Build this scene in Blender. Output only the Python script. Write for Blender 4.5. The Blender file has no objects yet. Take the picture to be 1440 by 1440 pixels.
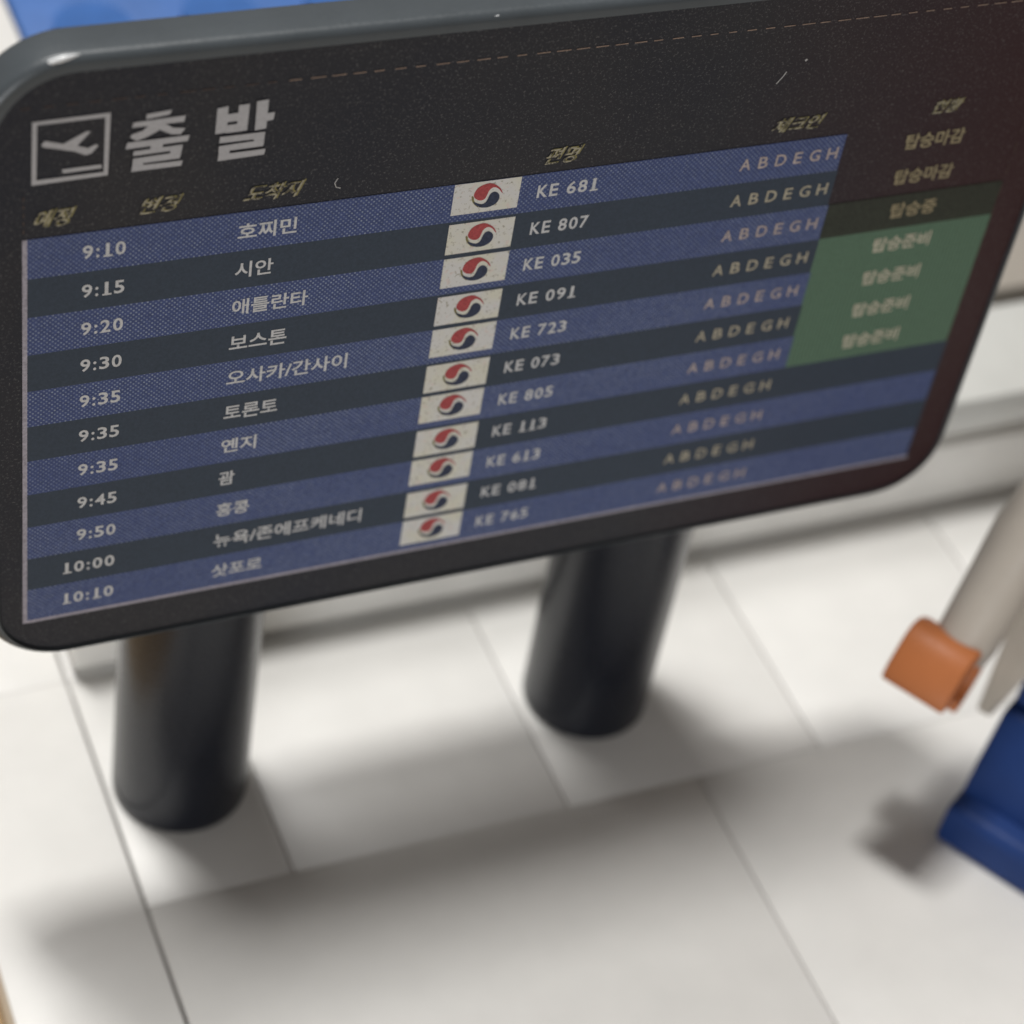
import bpy, bmesh, math, random
from mathutils import Vector, Matrix
random.seed(7)

# ------------------------------------------------------------------ camera, world, lights, exposure
S = 0.002          # metres per modelling unit: a toy departures board 50 mm wide
FZ = 10.8          # the floor lies this many units below the printed panel's lower line
def W(x, y, z): return Vector((x * S, y * S, (z + FZ) * S))
sc = bpy.context.scene
C = sc.collection

cam_d = bpy.data.cameras.new('camera'); cam = bpy.data.objects.new('camera', cam_d); C.objects.link(cam)
RT = ((0.91629546, -0.37435992, 0.14232808), (-0.16988797, -0.68512602, -0.70833637), (0.36268542, 0.62486557, -0.6913771))
m = Matrix.Identity(4)
for i in range(3):
    m[i][0] = RT[0][i]; m[i][1] = -RT[1][i]; m[i][2] = -RT[2][i]
m.translation = W(-8.91728735, -36.03796473, 40.47741357)
cam.matrix_world = m
cam_d.sensor_width = 36; cam_d.lens = 3317.2855 / 1440 * 36
cam_d.clip_start = 0.005; cam_d.clip_end = 20
cam_d.dof.use_dof = True
cam_d.dof.focus_distance = 49.5 * S
cam_d.dof.aperture_fstop = cam_d.lens / 1000 / (0.86 * S)
sc.camera = cam

world = bpy.data.worlds.new('World'); sc.world = world; world.use_nodes = True
bg = world.node_tree.nodes['Background']; bg.inputs[0].default_value = (1.0, 0.89, 0.80, 1); bg.inputs[1].default_value = 0.11

def area(name, pos, target, size, power, col, shape='DISK', size_y=None):
    d = bpy.data.lights.new(name, 'AREA'); d.shape = shape; d.size = size * S
    if size_y: d.size_y = size_y * S
    d.energy = power; d.color = col
    o = bpy.data.objects.new(name, d); C.objects.link(o)
    o.location = W(*pos)
    o.rotation_euler = (W(*target) - W(*pos)).to_track_quat('-Z', 'Y').to_euler()
    return o
area('ceiling_lamp', (-13, 42, 300), (10, 0, 0), 30, 2.75, (1.0, 0.985, 0.955), 'RECTANGLE', 56)
area('far_ceiling_lamp', (-30, 128, 290), (10, 0, 0), 90, 1.15, (1.0, 0.98, 0.95))
area('front_fill', (-190, -300, 34), (10, 0, 0), 120, 1.55, (0.96, 0.98, 1.0))  # added fill from the camera side to brighten the board's front
sc.view_settings.view_transform = 'Standard'; sc.view_settings.look = 'None'
sc.view_settings.exposure = 0.0; sc.view_settings.gamma = 1.0

# ------------------------------------------------------------------ materials
def nodes(name):
    m = bpy.data.materials.new(name); m.use_nodes = True
    nt = m.node_tree; b = nt.nodes['Principled BSDF']
    return m, nt, b
def math_(nt, op, a, b=None, c=None):
    n = nt.nodes.new('ShaderNodeMath'); n.operation = op
    for i, v in enumerate((a, b, c)):
        if v is None: continue
        if isinstance(v, (int, float)): n.inputs[i].default_value = v
        else: nt.links.new(v, n.inputs[i])
    return n.outputs[0]
def mix(nt, fac, a, b):
    n = nt.nodes.new('ShaderNodeMix'); n.data_type = 'RGBA'
    if isinstance(fac, (int, float)): n.inputs[0].default_value = fac
    else: nt.links.new(fac, n.inputs[0])
    for i, v in ((6, a), (7, b)):
        if isinstance(v, tuple): n.inputs[i].default_value = (*v, 1)
        else: nt.links.new(v, n.inputs[i])
    return n.outputs[2]
def coords(nt):
    t = nt.nodes.new('ShaderNodeTexCoord')
    v = nt.nodes.new('ShaderNodeVectorMath'); v.operation = 'SCALE'; v.inputs[3].default_value = 1 / S
    nt.links.new(t.outputs['Object'], v.inputs[0]); return v.outputs[0]
def noise(nt, vec, scale, detail=3, rough=.5):
    n = nt.nodes.new('ShaderNodeTexNoise'); n.inputs['Scale'].default_value = scale
    n.inputs['Detail'].default_value = detail; n.inputs['Roughness'].default_value = rough
    nt.links.new(vec, n.inputs['Vector']); return n.outputs['Fac']
def rng(nt, v, a, b, c=0., d=1.):
    n = nt.nodes.new('ShaderNodeMapRange'); nt.links.new(v, n.inputs[0])
    for i, x in enumerate((a, b, c, d)): n.inputs[i + 1].default_value = x
    return n.outputs[0]
def bump(nt, b, h, strength, dist):
    n = nt.nodes.new('ShaderNodeBump'); n.inputs['Strength'].default_value = strength
    n.inputs['Distance'].default_value = dist * S
    nt.links.new(h, n.inputs['Height']); nt.links.new(n.outputs[0], b.inputs['Normal'])

def plastic(name, col, rough=.25, spec=.5, var=.12, bmp=.15, sub=0.):
    m, nt, b = nodes(name); v = coords(nt)
    n1 = noise(nt, v, .7, 4); n2 = noise(nt, v, 14, 2)
    c = mix(nt, rng(nt, n1, .3, .7), tuple(x * (1 - var) for x in col), tuple(min(1, x * (1 + var * .6)) for x in col))
    nt.links.new(c, b.inputs['Base Color'])
    r = rng(nt, n2, .2, .8, rough * .8, rough * 1.3); nt.links.new(r, b.inputs['Roughness'])
    b.inputs['Specular IOR Level'].default_value = spec
    if sub:
        b.inputs['Subsurface Weight'].default_value = sub
        b.inputs['Subsurface Radius'].default_value = (1.2 * S, 1.0 * S, .8 * S); b.inputs['Subsurface Scale'].default_value = 1
    bump(nt, b, noise(nt, v, 1.3, 3), bmp, .05)
    return m

def print_mat(name, col, dots=None, pitch=.058, grain=.25, rough=.42, lines=None, level=.75):
    """flat ink on film: a base colour, paper-fine grain and, where the print shows it, a halftone lattice"""
    m, nt, b = nodes(name); v = coords(nt)
    g = noise(nt, v, 16, 2, .7)
    out = mix(nt, rng(nt, g, .25, .75), tuple(x * (1 - grain) for x in col), tuple(x * (1 + grain) for x in col))
    blotch = noise(nt, v, .35, 3)
    if dots:
        s = nt.nodes.new('ShaderNodeSeparateXYZ'); nt.links.new(v, s.inputs[0])
        u = math_(nt, 'MULTIPLY', s.outputs[0], math.pi / pitch)
        w = math_(nt, 'MULTIPLY', s.outputs[2], math.pi / pitch)
        p = math_(nt, 'MULTIPLY', math_(nt, 'COSINE', u), math_(nt, 'COSINE', w))
        p = rng(nt, p, .22, .7, 0, 1)
        p = math_(nt, 'MULTIPLY', p, rng(nt, noise(nt, v, 9, 2, .6), .3, .7, .25, 1.0))
        p = math_(nt, 'MULTIPLY', p, rng(nt, blotch, .3, .7, level * .6, level * 1.3))
        out = mix(nt, p, out, dots)
    if lines:
        s = nt.nodes.new('ShaderNodeSeparateXYZ'); nt.links.new(v, s.inputs[0])
        p = math_(nt, 'SINE', math_(nt, 'MULTIPLY', s.outputs[0], 2 * math.pi / .11))
        out = mix(nt, rng(nt, p, -.6, 1, 0, .55), out, lines)
    nt.links.new(out, b.inputs['Base Color'])
    b.inputs['Roughness'].default_value = rough; b.inputs['Specular IOR Level'].default_value = .18
    bump(nt, b, g, .25, .01)
    return m

def header_mat():
    """dark film background with pale toner specks, with a reddish reflection painted in towards the right end"""
    m, nt, b = nodes('dark_printed_film'); v = coords(nt)
    g = noise(nt, v, 18, 2, .75)
    base = mix(nt, rng(nt, noise(nt, v, .22, 2), .35, .65), (.023, .025, .034), (.031, .031, .036))
    s = nt.nodes.new('ShaderNodeSeparateXYZ'); nt.links.new(v, s.inputs[0])
    base = mix(nt, rng(nt, s.outputs[0], 3.5, 12), base, (.045, .020, .022))  # reddish reflection put into the film colour at the right
    c = mix(nt, rng(nt, g, .56, .76, 0, .6), base, (.19, .18, .18))
    nt.links.new(c, b.inputs['Base Color'])
    b.inputs['Roughness'].default_value = .45; b.inputs['Specular IOR Level'].default_value = .16
    bump(nt, b, g, .25, .012)
    return m

def flag_mat():
    m, nt, b = nodes('white_printed_flag'); v = coords(nt)
    g = noise(nt, v, 11, 2, .7)
    base = mix(nt, rng(nt, noise(nt, v, 1.6, 2), .4, .65), (.70, .70, .69), (.71, .70, .60))
    c = mix(nt, rng(nt, g, .58, .72), base, (.36, .34, .27))
    c = mix(nt, rng(nt, noise(nt, v, 7, 1, .5), .64, .70, 0, .5), c, (.72, .60, .56))
    nt.links.new(c, b.inputs['Base Color']); b.inputs['Roughness'].default_value = .5
    bump(nt, b, g, .2, .01)
    return m

def speckled(name):
    # badly registered small lettering: pale ink broken up by the dark film showing through
    m, nt, b = nodes(name); v = coords(nt)
    c = mix(nt, rng(nt, noise(nt, v, 6.5, 2, .6), .42, .56), (.06, .055, .05), (.40, .37, .27))
    nt.links.new(c, b.inputs['Base Color']); b.inputs['Roughness'].default_value = .45; b.inputs['Specular IOR Level'].default_value = .2
    return m
M = {}
M['case'] = plastic('dark_grey_moulded_plastic', (.072, .084, .094), .34, .5, .10, .22)
M['post'] = plastic('black_glossy_plastic', (.006, .008, .015), .24, .42, .1, .12)
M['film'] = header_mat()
M['blue'] = print_mat('blue_halftone_ink', (.056, .080, .205), dots=(.37, .43, .53))
M['slate'] = print_mat('slate_ink', (.041, .057, .083), grain=.16)
M['green'] = print_mat('green_ink', (.088, .160, .108), lines=(.16, .26, .18), grain=.2)
M['olive'] = print_mat('dark_olive_ink', (.036, .042, .032), grain=.3)
M['brown'] = print_mat('brown_black_ink', (.036, .024, .024), grain=.3)
M['white'] = print_mat('white_ink', (.60, .61, .63), grain=.14)
M['title'] = print_mat('grey_white_ink', (.46, .46, .48), grain=.10)
M['cream'] = print_mat('cream_ink', (.47, .43, .33), grain=.25)
M['dim'] = print_mat('dim_cream_ink', (.34, .29, .18), grain=.35)
M['status'] = print_mat('pale_status_ink', (.56, .53, .42), grain=.3)
M['pinkish'] = print_mat('pink_cream_ink', (.47, .40, .38), grain=.3)
M['yellow'] = print_mat('yellow_ink_fringe', (.23, .205, .085), grain=.3)
M['flag'] = flag_mat()
M['heading'] = speckled('worn_heading_ink')
M['red'] = print_mat('red_ink', (.42, .075, .08), dots=(.30, .03, .035), pitch=.06, level=.5)
M['navy'] = print_mat('navy_ink', (.035, .045, .085), grain=.4)
M['line'] = print_mat('pale_line_ink', (.38, .36, .42), grain=.3)
M['dash'] = print_mat('rust_dash_ink', (.30, .22, .175), grain=.3)
M['faint_dash'] = print_mat('faint_rust_dash_ink', (.085, .06, .052), grain=.3)
M['chip_glint'] = plastic('worn_plastic_and_glint', (.80, .82, .84), .2, .6, .05, .05)  # pale colour for the painted corner glint and the worn nick
M['scratch'] = print_mat('scuffed_plastic', (.55, .55, .55), grain=.1)
M['tile'] = plastic('white_glossy_brick_plastic', (.80, .79, .765), .34, .4, .03, .05)
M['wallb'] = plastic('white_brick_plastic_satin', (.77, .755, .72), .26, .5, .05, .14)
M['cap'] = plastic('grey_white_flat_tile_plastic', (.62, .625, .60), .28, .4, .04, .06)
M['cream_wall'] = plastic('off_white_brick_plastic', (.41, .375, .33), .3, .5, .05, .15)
M['sub'] = plastic('beige_underplate_plastic', (.60, .49, .41), .5, .3, .1, .1)
M['tan'] = plastic('tan_baseplate_plastic', (.52, .36, .18), .4, .4, .15, .3)
M['bluewall'] = plastic('bright_blue_plastic', (.055, .155, .44), .33, .5, .15, .2)
M['sleeve'] = plastic('pale_grey_toy_fabric_print', (.50, .455, .40), .38, .4, .05, .1)
M['shirt'] = plastic('off_white_toy_plastic', (.56, .51, .44), .34, .4, .05, .1)
M['trousers'] = plastic('dark_blue_toy_plastic', (.014, .046, .185), .5, .25, .12, .12)
M['skin'] = plastic('orange_tan_toy_plastic', (.50, .17, .06), .45, .3, .06, .08)
M['skin_nougat'] = plastic('light_tan_toy_plastic', (.70, .36, .20), .35, .4, .06, .08)
M['hair'] = plastic('dark_brown_toy_plastic', (.05, .028, .018), .3, .4, .1, .2)

# ------------------------------------------------------------------ object helpers
def link(name, me, mat, parent=None, loc=None):
    o = bpy.data.objects.new(name, me); C.objects.link(o)
    if mat is not None and not me.materials: me.materials.append(mat)
    if loc is not None: o.location = loc
    if parent is not None: o.parent = parent
    return o
def tag(o, label=None, cat=None, group=None, kind=None):
    for k, v in (('label', label), ('category', cat), ('group', group), ('kind', kind)):
        if v: o[k] = v
    return o
def empty(name, loc):
    o = bpy.data.objects.new(name, None); C.objects.link(o); o.location = loc; o.empty_display_size = .005
    return o
def bm_mesh(bm, name, smooth=False):
    bmesh.ops.recalc_face_normals(bm, faces=bm.faces)
    me = bpy.data.meshes.new(name); bm.to_mesh(me); bm.free()
    for p in me.polygons: p.use_smooth = smooth
    return me
def box_bm(x0, x1, y0, y1, z0, z1, bev=.1, seg=2):
    bm = bmesh.new(); bmesh.ops.create_cube(bm, size=1)
    for v in bm.verts:
        v.co = Vector((x0 if v.co.x < 0 else x1, y0 if v.co.y < 0 else y1, z0 if v.co.z < 0 else z1)) * S
    if bev: bmesh.ops.bevel(bm, geom=bm.edges[:], offset=bev * S, segments=seg, profile=.5, affect='EDGES')
    return bm
def smooth_by_angle(me, ang=35, flat=True):
    big = max(p.area for p in me.polygons) * .12
    for p in me.polygons: p.use_smooth = not (flat and p.area > big)      # broad faces stay truly flat
    me.set_sharp_from_angle(angle=math.radians(ang))
def rrect(x0, x1, z0, z1, r, n=14):
    pts = []
    for cx, cz, a0 in ((x1 - r, z1 - r, 0), (x0 + r, z1 - r, 90), (x0 + r, z0 + r, 180), (x1 - r, z0 + r, 270)):
        for k in range(n + 1):
            a = math.radians(a0 + 90 * k / n); pts.append((cx + r * math.cos(a), cz + r * math.sin(a)))
    return pts
def loft(rings, close0=True, close1=True):
    """rings: lists of Vectors (same length)"""
    bm = bmesh.new(); R = [[bm.verts.new(v) for v in r] for r in rings]; n = len(R[0])
    for a, b in zip(R, R[1:]):
        for i in range(n): bm.faces.new((a[i], a[(i + 1) % n], b[(i + 1) % n], b[i]))
    if close0: bm.faces.new(R[0])
    if close1: bm.faces.new(R[-1][::-1])
    return bm
CHUL = [[(2.335, 13.685), (2.836, 13.727), (2.794, 13.622), (2.328, 13.568)], [(2.084, 13.526), (3.11, 13.561), (3.087, 13.417), (2.053, 13.411)], [(2.471, 13.493), (2.729, 13.487), (2.687, 13.381), (2.573, 13.271), (2.389, 13.171), (2.157, 13.091), (2.025, 13.187), (2.058, 13.258), (2.267, 13.313)], [(2.533, 13.388), (2.684, 13.437), (2.879, 13.305), (3.117, 13.268), (3.029, 13.134), (2.838, 13.16), (2.644, 13.27)], [(1.97, 13.075), (3.209, 13.093), (3.18, 12.956), (1.939, 12.925)], [(2.441, 13.024), (2.682, 13.033), (2.669, 12.781), (2.426, 12.795)], [(2.099, 12.861), (3.076, 12.888), (3.069, 12.776), (2.093, 12.749)], [(2.841, 12.813), (3.074, 12.823), (3.043, 12.615), (2.83, 12.673)], [(2.095, 12.692), (3.038, 12.721), (3.031, 12.568), (2.08, 12.553)], [(2.095, 12.678), (2.3, 12.683), (2.293, 12.422), (2.073, 12.42)], [(2.081, 12.518), (3.094, 12.513), (3.063, 12.392), (2.062, 12.384)]]
BAL = [[(3.746, 13.63), (3.966, 13.663), (3.968, 13.04), (3.732, 13.03)], [(4.182, 13.657), (4.398, 13.662), (4.38, 13.041), (4.162, 13.028)], [(3.954, 13.475), (4.194, 13.482), (4.189, 13.292), (3.953, 13.29)], [(3.945, 13.218), (4.174, 13.224), (4.172, 13.035), (3.94, 13.033)], [(4.54, 13.708), (4.781, 13.724), (4.77, 13.039), (4.54, 13.019)], [(4.756, 13.4), (4.926, 13.412), (4.903, 13.231), (4.745, 13.213)], [(3.833, 12.959), (4.756, 12.962), (4.748, 12.814), (3.822, 12.81)], [(4.538, 12.863), (4.752, 12.891), (4.742, 12.649), (4.528, 12.736)], [(3.821, 12.748), (4.74, 12.778), (4.732, 12.627), (3.815, 12.606)], [(3.829, 12.747), (4.047, 12.745), (4.042, 12.43), (3.812, 12.399)], [(3.823, 12.547), (4.786, 12.556), (4.766, 12.42), (3.808, 12.391)]]
ICON_OUT = [(0.122, 13.79), (1.628, 13.818), (1.606, 12.351), (0.11, 12.316)]
ICON_IN = [(0.213, 13.713), (1.526, 13.722), (1.521, 12.442), (0.205, 12.429)]
PLANE = [(0.293, 13.238), (0.364, 13.331), (0.721, 13.213), (1.162, 13.446), (1.248, 13.434), (0.994, 13.134), (1.198, 13.05), (1.364, 13.124), (1.4, 13.071), (1.264, 12.912), (1.157, 12.892), (0.939, 13.01), (0.336, 13.191)]
RUNWAY = [(0.699, 12.617), (1.468, 12.626), (1.484, 12.539), (0.72, 12.523)]

# ------------------------------------------------------------------ the setting: floor of white tiles on a tan plate
table = link('ground', bm_mesh(box_bm(-90, 110, -70, 90, -4.2, -2.4, .2), 'ground'), M['tan'], None, (0, 0, 0))
tag(table, kind='structure')
floor = link('floor', bm_mesh(box_bm(-.9, 96, -58, 60, -2.4, -1.62, .05), 'floor'), M['sub']); tag(floor, kind='structure')
P = 4.05; X0 = -1.1; YR = -1.05
tile_cache = {}
def tile(i, w, j, d):
    """i, j in studs from the corner (X0, YR); w by d studs"""
    key = (w, d)
    if key not in tile_cache:
        me = bm_mesh(box_bm(.024, w * P - .024, .006, d * P - .006, -1.615, 0, .025, 2), 'tile'); smooth_by_angle(me)
        tile_cache[key] = me
    o = link('tile', tile_cache[key], M['tile'], floor, Vector(((X0 + i * P) * S, (YR + j * P) * S, 0)))
    o.location.z += random.uniform(-.02, .0) * S; o.rotation_euler.z = random.uniform(-.0012, .0012)
for j in (-10, -6, -2, 2, 6, 10): tile(-.012, 1, j, 4)                    # long one-stud tiles at the edge
tile(1, 1, 0, 2)
for i in range(2, 24, 2): tile(i, 2, 0, 2)
for r, j in enumerate((-4, -8, -12)):
    i = 1 if r % 2 == 0 else -1
    if i < 1: tile(1, 2, j, 4); i = 3
    while i < 24: tile(i, 4, j, 4); i += 4
for r, j in enumerate((2, 4, 6, 8, 10, 12)):
    i = 1
    while i < 24: tile(i, 4, j, 2); i += 4

# ------------------------------------------------------------------ low stepped wall behind the board
lw = empty('low_wall', W(3.1, 7.1, -10.8))
tag(lw, 'low white wall of stacked toy bricks with a smooth flat top, behind the two posts', 'wall')
def brick(par, x0, x1, y0, y1, z0, z1, mat, bev=.08, name='brick'):
    o = par.location
    me = bm_mesh(box_bm(x0 - o.x / S, x1 - o.x / S, y0 - o.y / S, y1 - o.y / S, z0 + FZ - o.z / S, z1 + FZ - o.z / S, bev, 2), name)
    smooth_by_angle(me)
    return link(name, me, mat, par)
brick(lw, 3.3, 51, 7.6, 10.9, -10.8, -10.45, M['wallb'], .03, 'footing')
for x0, w in ((3.1, 4), (19.3, 4), (35.5, 4)):
    brick(lw, x0 + .02, x0 + w * P - .02, 7.1, 11.05, -10.45, -7.95, M['wallb'])
for x0, w in ((3.1, 6), (27.4, 6)):
    brick(lw, x0 + .03, x0 + w * P - .03, 7.45, 11.0, -7.94, -7.3, M['wallb'], .03, 'recessed_joint')
    brick(lw, x0 + .02, x0 + w * P - .02, 7.0, 11.05, -7.28, -5.94, M['cap'], .14, 'capping_tile')

bw = empty('cream_platform', W(9.2, 11.5, -10.8))
tag(bw, 'cream toy platform of long flat slabs right behind the low white wall', 'platform')
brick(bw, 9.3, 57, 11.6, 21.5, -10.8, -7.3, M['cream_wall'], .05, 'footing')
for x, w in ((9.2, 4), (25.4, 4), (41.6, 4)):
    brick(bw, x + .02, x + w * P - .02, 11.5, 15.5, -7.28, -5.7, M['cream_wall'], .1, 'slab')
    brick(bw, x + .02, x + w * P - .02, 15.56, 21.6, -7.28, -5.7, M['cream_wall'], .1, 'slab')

# ------------------------------------------------------------------ blue block and white pillar far behind, at the upper left
bb = empty('blue_block', W(6, 22, -10.8))
tag(bb, 'large bright blue studded toy block far behind the top left corner of the board', 'toy block')
brick(bb, 6.0, 53.6, 22, 54.4, -10.8, -1.2, M['bluewall'], .2, 'body')
sb = bmesh.new()
bmesh.ops.create_cone(sb, cap_ends=True, segments=20, radius1=1.2 * S, radius2=1.2 * S, depth=.6 * S)
stud_me = bm_mesh(sb, 'stud'); smooth_by_angle(stud_me, 35, False)
for i in range(12):
    for j in range(8):
        link('stud', stud_me, M['bluewall'], bb, Vector(((2.03 + i * P) * S, (2.03 + j * P) * S, (9.6 + .3) * S)))
wp = empty('white_pillar', W(-3.3, 22, -10.8))
tag(wp, 'white toy pillar left of the blue block, only its edge showing at the top left', 'pillar')
for z in range(2):
    brick(wp, -2.2, 5.9, 22, 30, -10.8 + z * 4.86, -10.8 + z * 4.86 + 4.8, M['tile'])

# ------------------------------------------------------------------ departures board
B = empty('departures_board', W(11.75, 1.5, -10.8))
tag(B, 'dark grey toy airport departures board with Korean flight list, standing on two black posts', 'departures board')
BI = -B.location
def bl(me, name, mat, par=B):          # board parts are modelled in scene coordinates; the thing's Empty stands at its base
    me.transform(Matrix.Translation(BI)) if par is B else None
    return link(name, me, mat, par)
def wv(l, y): return [W(x, y, z) for x, z in l]
# case: rounded slab with a raised rim round the recessed film
cx0, cx1, cz0, cz1, cr = -.97, 24.47, -1.29, 15.2, 1.95
rings = []
T = 1.05
def ring(inset, y, r=None): return wv(rrect(cx0 + inset, cx1 - inset, cz0 + inset, cz1 - inset, (cr - inset) if r is None else r), y)
rings.append(ring(.26, T)); rings.append(ring(.13, T - .03)); rings.append(ring(.04, T - .11)); rings.append(ring(0, T - .24))
def fring(t, y): return wv(rrect(cx0 + .2 * t, cx1 - .11 * t, cz0 + .09 * t, cz1 - .2 * t, cr - .15 * t), y)
def inner(d, y): return wv(rrect(-.62 + d, 24.33 - d, -1.17 + d, 14.84 - d, 1.62 - d), y)
for k in range(7):
    a = math.radians(90 * k / 6); rings.append(fring(1 - math.cos(a), .12 - .20 * math.sin(a)))
rings.append(inner(-.015, -.085)); rings.append(inner(-.004, -.06)); rings.append(inner(0, .03))
me = bm_mesh(loft(rings), 'casing'); smooth_by_angle(me, 40, False)
casing = bl(me, 'casing', M['case'])
# printed film laid into the recess, a hair's breadth smaller
film_rings = [inner(.03, .02), inner(.03, 0), inner(.045, -.008)]
me = bm_mesh(loft(film_rings), 'printed_film'); bl(me, 'printed_film', M['film'])

depth = [0]
def sheet(polys, name, mat, y=-.022, par=B, stagger=0.):
    """thin flat ink shapes: each polygon a shallow prism"""
    bm = bmesh.new()
    for k, pl in enumerate(polys):
        yy = y - k * stagger
        f = [bm.verts.new(v) for v in wv(pl, yy)]; b = [bm.verts.new(v) for v in wv(pl, yy + .006)]
        bm.faces.new(f); n = len(f)
        for i in range(n): bm.faces.new((f[i], b[i], b[(i + 1) % n], f[(i + 1) % n]))
    me = bpy.data.meshes.new(name); bmesh.ops.recalc_face_normals(bm, faces=bm.faces); bm.to_mesh(me); bm.free()
    me.transform(Matrix.Translation(BI))
    return link(name, me, mat, par)
def rect(x0, x1, z0, z1): return [(x0, z0), (x1, z0), (x1, z1), (x0, z1)]

RW = 23.41
for i in range(11):                                               # alternating bands of the timetable
    z1 = 11 - i; z0 = z1 - 1
    x1 = 18.58 + i * .03 if i < 7 else RW
    blue = i % 2 == 0
    sheet([rect(.03, x1, z0, z1)], 'row_band', M['blue'] if blue else M['slate'])
    if 2 <= i < 7:
        sheet([rect(x1, RW, z0, z1)], 'status_band', M['brown'] if i < 2 else M['olive'] if i == 2 else M['green'])
# frame lines
sheet([rect(-.07, .03, -.08, 11.0)], 'frame_line', M['line'], -.024)
sheet([rect(.03, RW + .06, -.09, .0)], 'frame_line', M['line'], -.024)
sheet([rect(RW + .0, RW + .035, 0, 4)], 'frame_line', M['slate'], -.03)
dl = []; dl2 = []
x = -.1
while x < 23.6:
    w = .24 + random.uniform(-.06, .08); (dl if x < 5 else dl2).append([(x, 14.085), (x + w, 14.09), (x + w, 14.113), (x, 14.108)]); x += .44
for k in range(16): z = 4.2 + k * .62; dl.append(rect(RW + .01, RW + .035, z, z + .3))
for k in range(5): z = 11.15 + k * .2; dl.append(rect(-.055, -.03, z, z + .1))
tag(sheet(dl, 'faint_dashed_border', M['faint_dash'], -.02), kind='stuff'); tag(sheet(dl2, 'dashed_border', M['dash'], -.02), kind='stuff')

# ---- lettering
def text_mesh(s, x0, z0, width=None, height=None, size=.5, shear=0., weight=0., spacing=1., y=-.03):
    cu = bpy.data.curves.new('t', 'FONT'); cu.body = s; cu.size = 1; cu.shear = shear; cu.offset = weight
    cu.space_character = spacing; cu.resolution_u = 3; cu.fill_mode = 'FRONT'; cu.extrude = 0
    o = bpy.data.objects.new('t', cu); C.objects.link(o)
    dg = bpy.context.evaluated_depsgraph_get(); dg.update()
    me = bpy.data.meshes.new_from_object(o.evaluated_get(dg)); bpy.data.objects.remove(o); bpy.data.curves.remove(cu)
    xs = [v.co.x for v in me.vertices]; ys = [v.co.y for v in me.vertices]
    ax, bx, ay, by = min(xs), max(xs), min(ys), max(ys)
    sx = (width / (bx - ax)) if width else size; sz = (height / (by - ay)) if height else size
    if width and not height: sz = sx
    for v in me.vertices:
        v.co = W(x0 + (v.co.x - ax) * sx, y, z0 + (v.co.y - ay) * sz)
    if me.polygons and me.polygons[0].normal.y > 0: me.flip_normals()
    return me
GL = {}
def glyph(ch, weight):
    if (ch, weight) not in GL:
        me = text_mesh(ch, 0, 0, width=1, height=1, weight=weight, y=0)
        GL[(ch, weight)] = ([((v.co.x) / S, v.co.z / S - FZ) for v in me.vertices], [list(p.vertices) for p in me.polygons])
    return GL[(ch, weight)]
CW = {'4': (.68, .80), 'K': (.74, .84), 'E': (.60, .76), ' ': (0, .46), ':': (.20, .42), '1': (.23, .80)}
def line_text(s, name, mat, x0, z0, width, height, weight=.02, y=-.03, cw=None, par=B):
    # characters set one by one on fixed advances (wide humanist figures, the 1 with a foot)
    cw = cw or CW; x = 0; items = []
    for ch in s:
        w, adv = cw.get(ch, (.64, .80))
        if ch != ' ': items.append((ch, x + (adv - w) / 2, w))
        x += adv
    a = items[0][1]; e = items[-1][1] + items[-1][2]; k = width / (e - a)
    vs, fs = [], []
    for ch, cx, w in items:
        gv, gf = glyph(ch, weight); n = len(vs)
        hh = .72 if ch == ':' else 1.
        vs += [W(x0 + (cx - a + vx * w) * k, y, z0 + vz * height * hh) for vx, vz in gv]; fs += [[i + n for i in f] for f in gf]
        if ch == '1':
            n = len(vs); l, r = cx - .14, cx + w + .20
            vs += [W(x0 + (q - a) * k, y - .003, z0 + zz * height) for q, zz in ((l, -.01), (r, -.01), (r, .12), (l, .12))]; fs.append([n, n + 1, n + 2, n + 3])
    me = bpy.data.meshes.new(name); me.from_pydata([v + BI for v in vs], [], fs)
    return link(name, me, mat, par)
def text(s, name, mat, x0, z0, par=B, **k):
    me = text_mesh(s, x0, z0, **k); me.materials.clear(); me.name = name
    me.transform(Matrix.Translation(BI))
    return link(name, me, mat, par)

sheet(CHUL, 'title_character', M['title'], -.03, stagger=.003)
sheet(BAL, 'title_character', M['title'], -.03, stagger=.003)
# departure pictogram
fr = []
for k in range(4):
    a, b = ICON_OUT[k], ICON_OUT[(k + 1) % 4]; c, d = ICON_IN[(k + 1) % 4], ICON_IN[k]; fr.append([a, b, c, d])
ic = sheet(fr, 'departure_sign_frame', M['title'], -.03)
sheet([PLANE], 'aeroplane_symbol', M['title'], -.03); sheet([RUNWAY], 'runway_symbol', M['title'], -.03)

def header(s, x0, x1, z0, z1):
    t = text(s, 'column_heading', M['heading'], x0, z0, width=x1 - x0, height=z1 - z0, shear=.45, weight=.012)
    text(s, 'yellow_fringe', M['yellow'], x0 + .045, z0 + .015, par=B, width=x1 - x0, height=z1 - z0, shear=.45, weight=.004, y=-.026)
for a in (('예정', .16, .97, 11.25, 11.68), ('변경', 2.26, 3.13, 11.27, 11.66), ('도착지', 4.4, 5.7, 11.24, 11.64), ('편명', 11.09, 11.93, 11.22, 11.64),
          ('체크인', 16.54, 17.84, 11.28, 11.66), ('현황', 20.69, 21.47, 11.26, 11.62)):
    header(*a)

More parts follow.
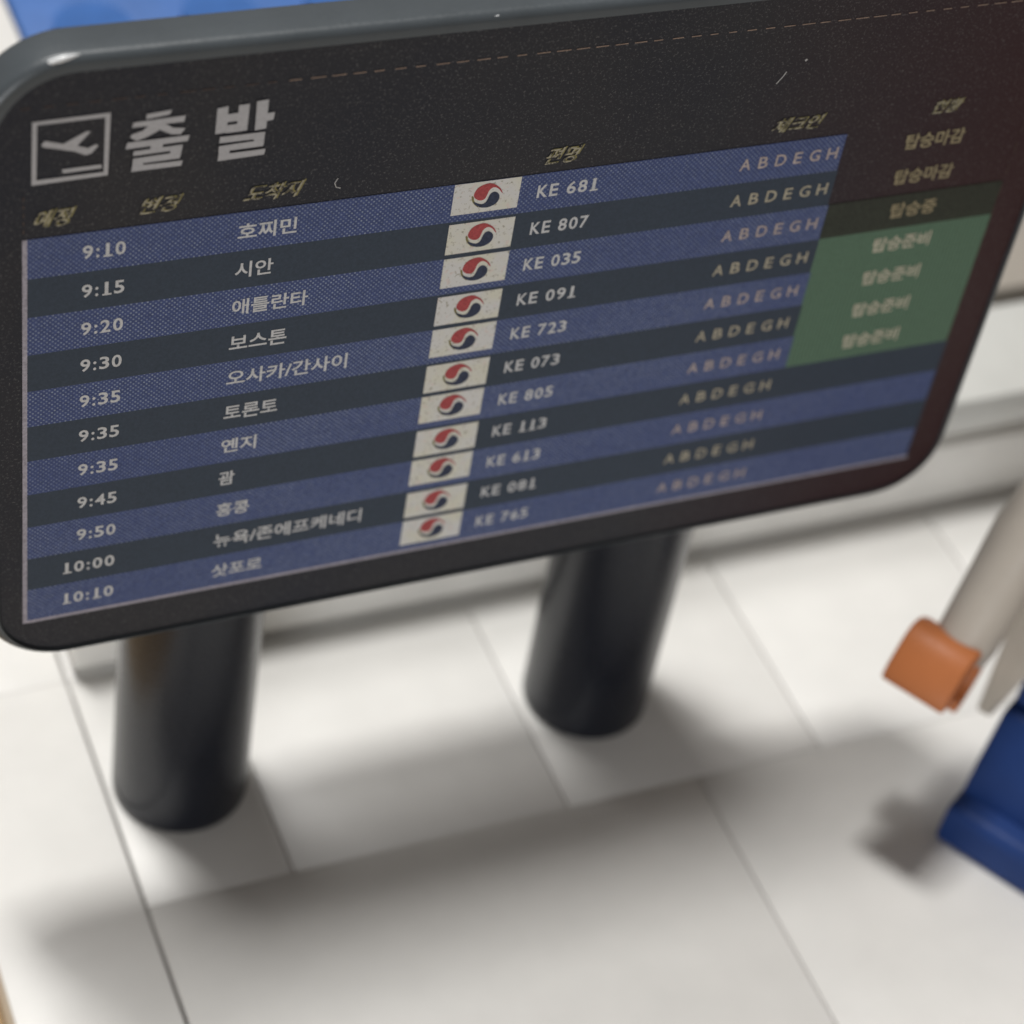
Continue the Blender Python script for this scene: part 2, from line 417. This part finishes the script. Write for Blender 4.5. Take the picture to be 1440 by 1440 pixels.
rows = [('9:10', '호찌민', 5.63, 'KE 681'), ('9:15', '시안', 5.19, 'KE 807'), ('9:20', '애틀란타', 6.04, 'KE 035'), ('9:30', '보스톤', 5.64, 'KE 091'),
        ('9:35', '오사카/간사이', 7.12, 'KE 723'), ('9:35', '토론토', 5.59, 'KE 073'), ('9:35', '옌지', 5.17, 'KE 805'), ('9:45', '괌', 4.73, 'KE 113'),
        ('9:50', '홍콩', 5.14, 'KE 613'), ('10:00', '뉴욕/존에프케네디', 7.97, 'KE 081'), ('10:10', '삿포로', 5.59, 'KE 765')]
status = ['탑승마감', '탑승마감', '탑승중', '탑승준비', '탑승준비', '탑승준비', '탑승준비']
RED = [(10.228, .606), (10.186, .72), (10.087, .835), (9.922, .938), (9.774, .924), (9.634, .86), (9.564, .742), (9.549, .629), (9.631, .538), (9.737, .493), (9.832, .529), (9.866, .639), (9.898, .763), (10.001, .826), (10.111, .76), (10.182, .663)]
NAVY = [(9.548, .508), (9.617, .461), (9.752, .39), (9.849, .411), (9.896, .519), (9.928, .644), (10.019, .702), (10.116, .644), (10.167, .55), (10.153, .437), (10.085, .346), (9.943, .288), (9.765, .301), (9.627, .387)]
def smooth_poly(pl, n=2):
    for _ in range(n):
        q = []
        for a, b in zip(pl, pl[1:] + pl[:1]):
            q += [(a[0] * .75 + b[0] * .25, a[1] * .75 + b[1] * .25), (a[0] * .25 + b[0] * .75, a[1] * .25 + b[1] * .75)]
        pl = q
    return pl
RED = smooth_poly(RED, 1); NAVY = smooth_poly(NAVY, 1)
YF = smooth_poly([(9.50, .66), (9.53, .50), (9.62, .38), (9.72, .30), (9.64, .42), (9.57, .53), (9.56, .62)], 1)
AW = {c: (.82, 1.36) for c in 'ADGH'}; AW.update({'B': (.72, 1.34), 'E': (.62, 1.28)})
for i, (tm, city, cx1_, fl) in enumerate(rows):
    z = 10 - i; odd = i % 2 == 0
    w = 1.13 if len(tm) == 5 else .88
    line_text(tm, 'departure_time', M['white'], 2.02 - w, z + .335, w, .34, .02)
    text(city, 'destination_name', M['white'] if odd else M['cream'] if False else M['white'], 4.36, z + .29, width=cx1_ - 4.36, height=.42 if len(city) < 7 else .44, weight=.018)
    t0, h0 = (1.0, .82) if odd else (.935, .82)
    dx = random.uniform(-.01, .01)
    fp = sheet([rect(9.085 + dx, 10.62 + dx, z + t0 - h0, z + t0 - .005)], 'airline_flag', M['flag'], -.03)
    dz = (t0 - 1.0)
    sheet([[(x + dx, zz + z + dz) for x, zz in RED]], 'red_emblem_half', M['red'], -.037, par=fp)
    sheet([[(x + dx, zz + z + dz) for x, zz in NAVY]], 'navy_emblem_half', M['navy'], -.037, par=fp)
    sheet([[(x + dx, zz + z + dz) for x, zz in YF]], 'yellow_emblem_fringe', M['yellow'], -.036, par=fp)
    line_text(fl, 'flight_number', M['white'], 11.04, z + .36, 1.38, .335, .02)
    line_text('ABDEGH', 'check_in_counters', M['pinkish'] if odd else M['cream'], 15.97, z + .355, 2.49, .315, .012, cw=AW)
    if i < 7:
        s = status[i]; x0, x1 = (20.43, 21.68) if i == 2 else (20.24, 21.82)
        text(s, 'boarding_status', M['dim'] if i < 3 else M['status'], x0, z + .33, width=x1 - x0, height=.43, weight=.02)
# specks and scratches on the film
def streak(pts, w, mat=M['scratch'], y=-.026):
    q = []
    for k, (a, b) in enumerate(zip(pts, pts[1:])):
        dx, dz = b[0] - a[0], b[1] - a[1]; l = math.hypot(dx, dz); nx, nz = -dz / l * w / 2, dx / l * w / 2
        q.append([(a[0] + nx, a[1] + nz), (a[0] - nx, a[1] - nz), (b[0] - nx, b[1] - nz), (b[0] + nx, b[1] + nz)])
    return q
sheet(streak([(6.42, 11.56), (6.36, 11.45), (6.40, 11.34), (6.50, 11.30)], .018), 'scratch', M['scratch'], -.026)
sheet(streak([(16.35, 12.63), (16.47, 12.80), (16.53, 12.92)], .02), 'scratch', M['scratch'], -.026)
sheet(streak([(16.93, 13.15), (16.97, 13.19)], .04), 'scratch', M['scratch'], -.026)

# corner glint built as a bright sliver, and a worn nick, on the front edge
def chip_glint(path, rad, flat):
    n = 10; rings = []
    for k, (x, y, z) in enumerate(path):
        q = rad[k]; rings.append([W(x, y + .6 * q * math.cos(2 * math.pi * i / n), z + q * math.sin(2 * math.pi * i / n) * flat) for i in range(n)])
    me = bm_mesh(loft(rings), 'worn_edge_glint', True); bl(me, 'worn_edge_glint', M['chip_glint'])
chip_glint([(.33, .05, 15.00), (.48, .0, 15.07), (.68, -.01, 15.12), (.88, .0, 15.155), (1.06, .03, 15.16)], [.02, .07, .085, .06, .015], .8)  # lamp glint on the rounded corner, put in as shape and colour
chip_glint([(9.28, .0, 15.12), (9.36, -.02, 15.10), (9.44, -.02, 15.10), (9.55, .02, 15.15)], [.015, .04, .045, .012], .8)
# ---- two round posts carrying the board from behind
def post(xc):
    yc, r = 2.78, 1.84; n = 64; rings = []
    def rr(rad, z): return [W(xc + rad * math.cos(2 * math.pi * k / n), yc + rad * math.sin(2 * math.pi * k / n), z) for k in range(n)]
    rings = [rr(r - .1, -10.8), rr(r - .03, -10.77), rr(r, -10.7), rr(r, -10.5), rr(r, 9.4), rr(r, 9.6), rr(r - .03, 9.68), rr(r - .1, 9.7)]
    me = bm_mesh(loft(rings), 'post'); smooth_by_angle(me, 40, False)
    return bl(me, 'support_post', M['post'])
post(4.95); post(17.2)
# unseen housing added between the posts to shade the floor there
me = bm_mesh(box_bm(3.6, 18.6, 1.06, 3.7, -1.2, 10.8, .3, 3), 'unseen_shadow_housing'); smooth_by_angle(me)
me.transform(Matrix.Translation((0, 0, FZ * S))); bl(me, 'unseen_shadow_housing', M['case'])

# ------------------------------------------------------------------ toy figure at the right
FO = Vector((24.84, -4.92, -10.8)); EA = Vector((.515, -.857, 0)); NB = Vector((-.857, -.515, 0))
fig = empty('person', W(28.4, -7.4, -10.8))
tag(fig, 'toy figure in pale jacket and dark blue trousers with orange hand, right of the board', 'person')
def LF(a, b, c): p = FO + EA * a + NB * b; return W(p.x, p.y, p.z + c) - fig.location
def fpart(bm_pts_faces, name, mat, bev=.15, par=fig, label=None, seg=3):
    vs, fs = bm_pts_faces; bm = bmesh.new(); V = [bm.verts.new(LF(*v)) for v in vs]
    for f in fs: bm.faces.new([V[i] for i in f])
    bmesh.ops.recalc_face_normals(bm, faces=bm.faces)
    if bev: bmesh.ops.bevel(bm, geom=bm.edges[:], offset=bev * S, segments=seg, profile=.5, affect='EDGES')
    me = bm_mesh(bm, name); smooth_by_angle(me, 40)
    o = link(name, me, mat, par)
    if label: o['label'] = label
    return o
def prism(profile, lo, hi, axis='a'):
    n = len(profile); vs = []
    for t in (lo, hi):
        for p, q in profile: vs.append((t, p, q) if axis == 'a' else (p, t, q))
    fs = [list(range(n)), list(range(2 * n - 1, n - 1, -1))] + [[i, (i + 1) % n, n + (i + 1) % n, n + i] for i in range(n)]
    return vs, fs
# legs: upper leg leaning back over a foot that sticks out in front
for a0 in (0, 4.1):
    fpart(prism([(-3.7, 1.15), (-.75, 1.15), (-1.05, 2.4), (-1.75, 4.15), (-4.8, 4.15)], a0 + .03, a0 + 3.95), 'leg', M['trousers'], .16)
    fpart(prism([(-4.1, 0), (0.0, 0), (-.02, 1.2), (-.2, 1.42), (-4.1, 1.42)], a0, a0 + 3.98), 'foot', M['trousers'], .16)
fpart(prism([(-5.2, 4.3), (-2.0, 4.3), (-2.25, 5.9), (-5.2, 5.9)], .1, 7.9), 'hips', M['trousers'], .18)
# jacket flaring at the hem
fpart(prism([(-.75, 3.3), (-.3, 3.3), (.15, 5.3), (7.9, 5.3), (8.4, 3.3), (8.85, 3.3), (8.7, 8.5), (7.2, 12.4), (.9, 12.4), (-.85, 8.5)], -4.9, -1.95, 'b'), 'jacket', M['shirt'], .14)
# arm: swept tube from shoulder to wrist
def tube(path, radii, name, mat, n=24):
    rings = []
    P_ = [LF(*p) for p in path]
    for k, p in enumerate(P_):
        d = (P_[min(k + 1, len(P_) - 1)] - P_[max(k - 1, 0)]).normalized()
        s = d.cross(Vector((0, 0, 1))).normalized(); u = s.cross(d)
        rings.append([p + (s * math.cos(2 * math.pi * i / n) + u * math.sin(2 * math.pi * i / n)) * radii[k] * S for i in range(n)])
    me = bm_mesh(loft(rings), name); smooth_by_angle(me, 50, False)
    return link(name, me, mat, fig)
tube([(-1.3, .22, 6.95), (-1.3, .18, 7.0), (-1.3, -.1, 7.35), (-1.32, -1.1, 8.55), (-1.3, -2.1, 9.8), (-1.0, -2.9, 11.0), (-.5, -3.3, 11.8), (.3, -3.4, 12.0)],
     [.55, .76, .84, .88, .98, 1.1, 1.15, .9], 'sleeve', M['sleeve'])
tube([(9.3, .22, 6.95), (9.3, .18, 7.0), (9.3, -.1, 7.35), (9.32, -1.1, 8.55), (9.3, -2.1, 9.8), (9.0, -2.9, 11.0), (8.5, -3.3, 11.8), (7.7, -3.4, 12.0)],
     [.55, .76, .84, .88, .98, 1.1, 1.15, .9], 'sleeve', M['sleeve'])
def hand(ac):
    # C-shaped toy hand: profile in the (b, c) plane turned with the forearm, extruded sideways
    th = math.atan2(-.77, .64)                     # forearm direction in (b, c)
    ub, uc = math.cos(th), math.sin(th); vb, vc = -uc, ub      # v = outward (front/up) side
    ctr = (.30 + ub * .72, 7.12 + uc * .72)
    n = 22; outer = []; inner = []
    for k in range(n + 1):
        a = math.radians(-42 + (180 + 222 - 180 + 42) * k / n)      # mouth of the C opens away from the wrist
        co, si = math.cos(a), math.sin(a)
        ro = 1.12 / max(abs(co) ** 3 + abs(si) ** 3, .5) ** .333 ; ri = .74
        outer.append((ro, a)); inner.append((ri, a))
    def pt(r, a):
        # angle measured from the inner/back side round through the wrist to the front
        x = -math.cos(a) * r; y = math.sin(a) * r
        return (ctr[0] + ub * y * -1 + vb * x, ctr[1] + uc * y * -1 + vc * x)
    prof = [pt(*q) for q in outer] + [pt(*q) for q in reversed(inner)]
    n2 = len(prof); m_ = n + 1
    vs = [(ac - .95, p, q) for p, q in prof] + [(ac + .95, p, q) for p, q in prof]
    fs = []
    for i in range(m_ - 1):
        j0, j1 = i, i + 1; k0, k1 = n2 - 1 - i, n2 - 2 - i
        fs += [[j0, j1, k1, k0], [n2 + j1, n2 + j0, n2 + k0, n2 + k1], [j0, n2 + j0, n2 + j1, j1], [k1, n2 + k1, n2 + k0, k0]]
    fs += [[0, n2 - 1, 2 * n2 - 1, n2], [m_ - 1, n2 + m_ - 1, n2 + m_, m_]]
    bm = bmesh.new(); V = [bm.verts.new(LF(*v)) for v in vs]
    for f in fs: bm.faces.new([V[i] for i in f])
    bmesh.ops.recalc_face_normals(bm, faces=bm.faces)
    sharp = [e for e in bm.edges if len(e.link_faces) == 2 and e.calc_face_angle(0) > .6]
    bmesh.ops.bevel(bm, geom=sharp, offset=.09 * S, segments=2, profile=.5, affect='EDGES')
    me = bm_mesh(bm, 'hand'); smooth_by_angle(me, 50, False)
    h = link('hand', me, M['skin'], fig)
    w = tube([(ac, .1, 7.2), (ac, .75, 6.4)], [.5, .5], 'wrist', M['skin'])
    return h
hand(-1.6); hand(9.55)
# head and hair (above the frame)
me = bm_mesh(loft([[LF(4.05, -3.4, c) + (EA * math.cos(2 * math.pi * k / 32) + NB * math.sin(2 * math.pi * k / 32)) * r * S for k in range(32)]
     for r, c in ((1.6, 12.4), (1.6, 12.8), (2.3, 13.0), (2.55, 13.4), (2.55, 16.2), (2.3, 16.7), (1.6, 16.9))]), 'head'); smooth_by_angle(me, 45, False)
link('head', me, M['skin_nougat'], fig)
me = bm_mesh(loft([[LF(4.05, -3.7, c) + (EA * math.cos(2 * math.pi * k / 32) + NB * math.sin(2 * math.pi * k / 32)) * r * S for k in range(32)]
     for r, c in ((2.75, 15.6), (2.95, 16.2), (2.9, 17.2), (2.3, 18.1), (1.2, 18.5))]), 'hair'); smooth_by_angle(me, 60, False)
link('hair', me, M['hair'], fig)
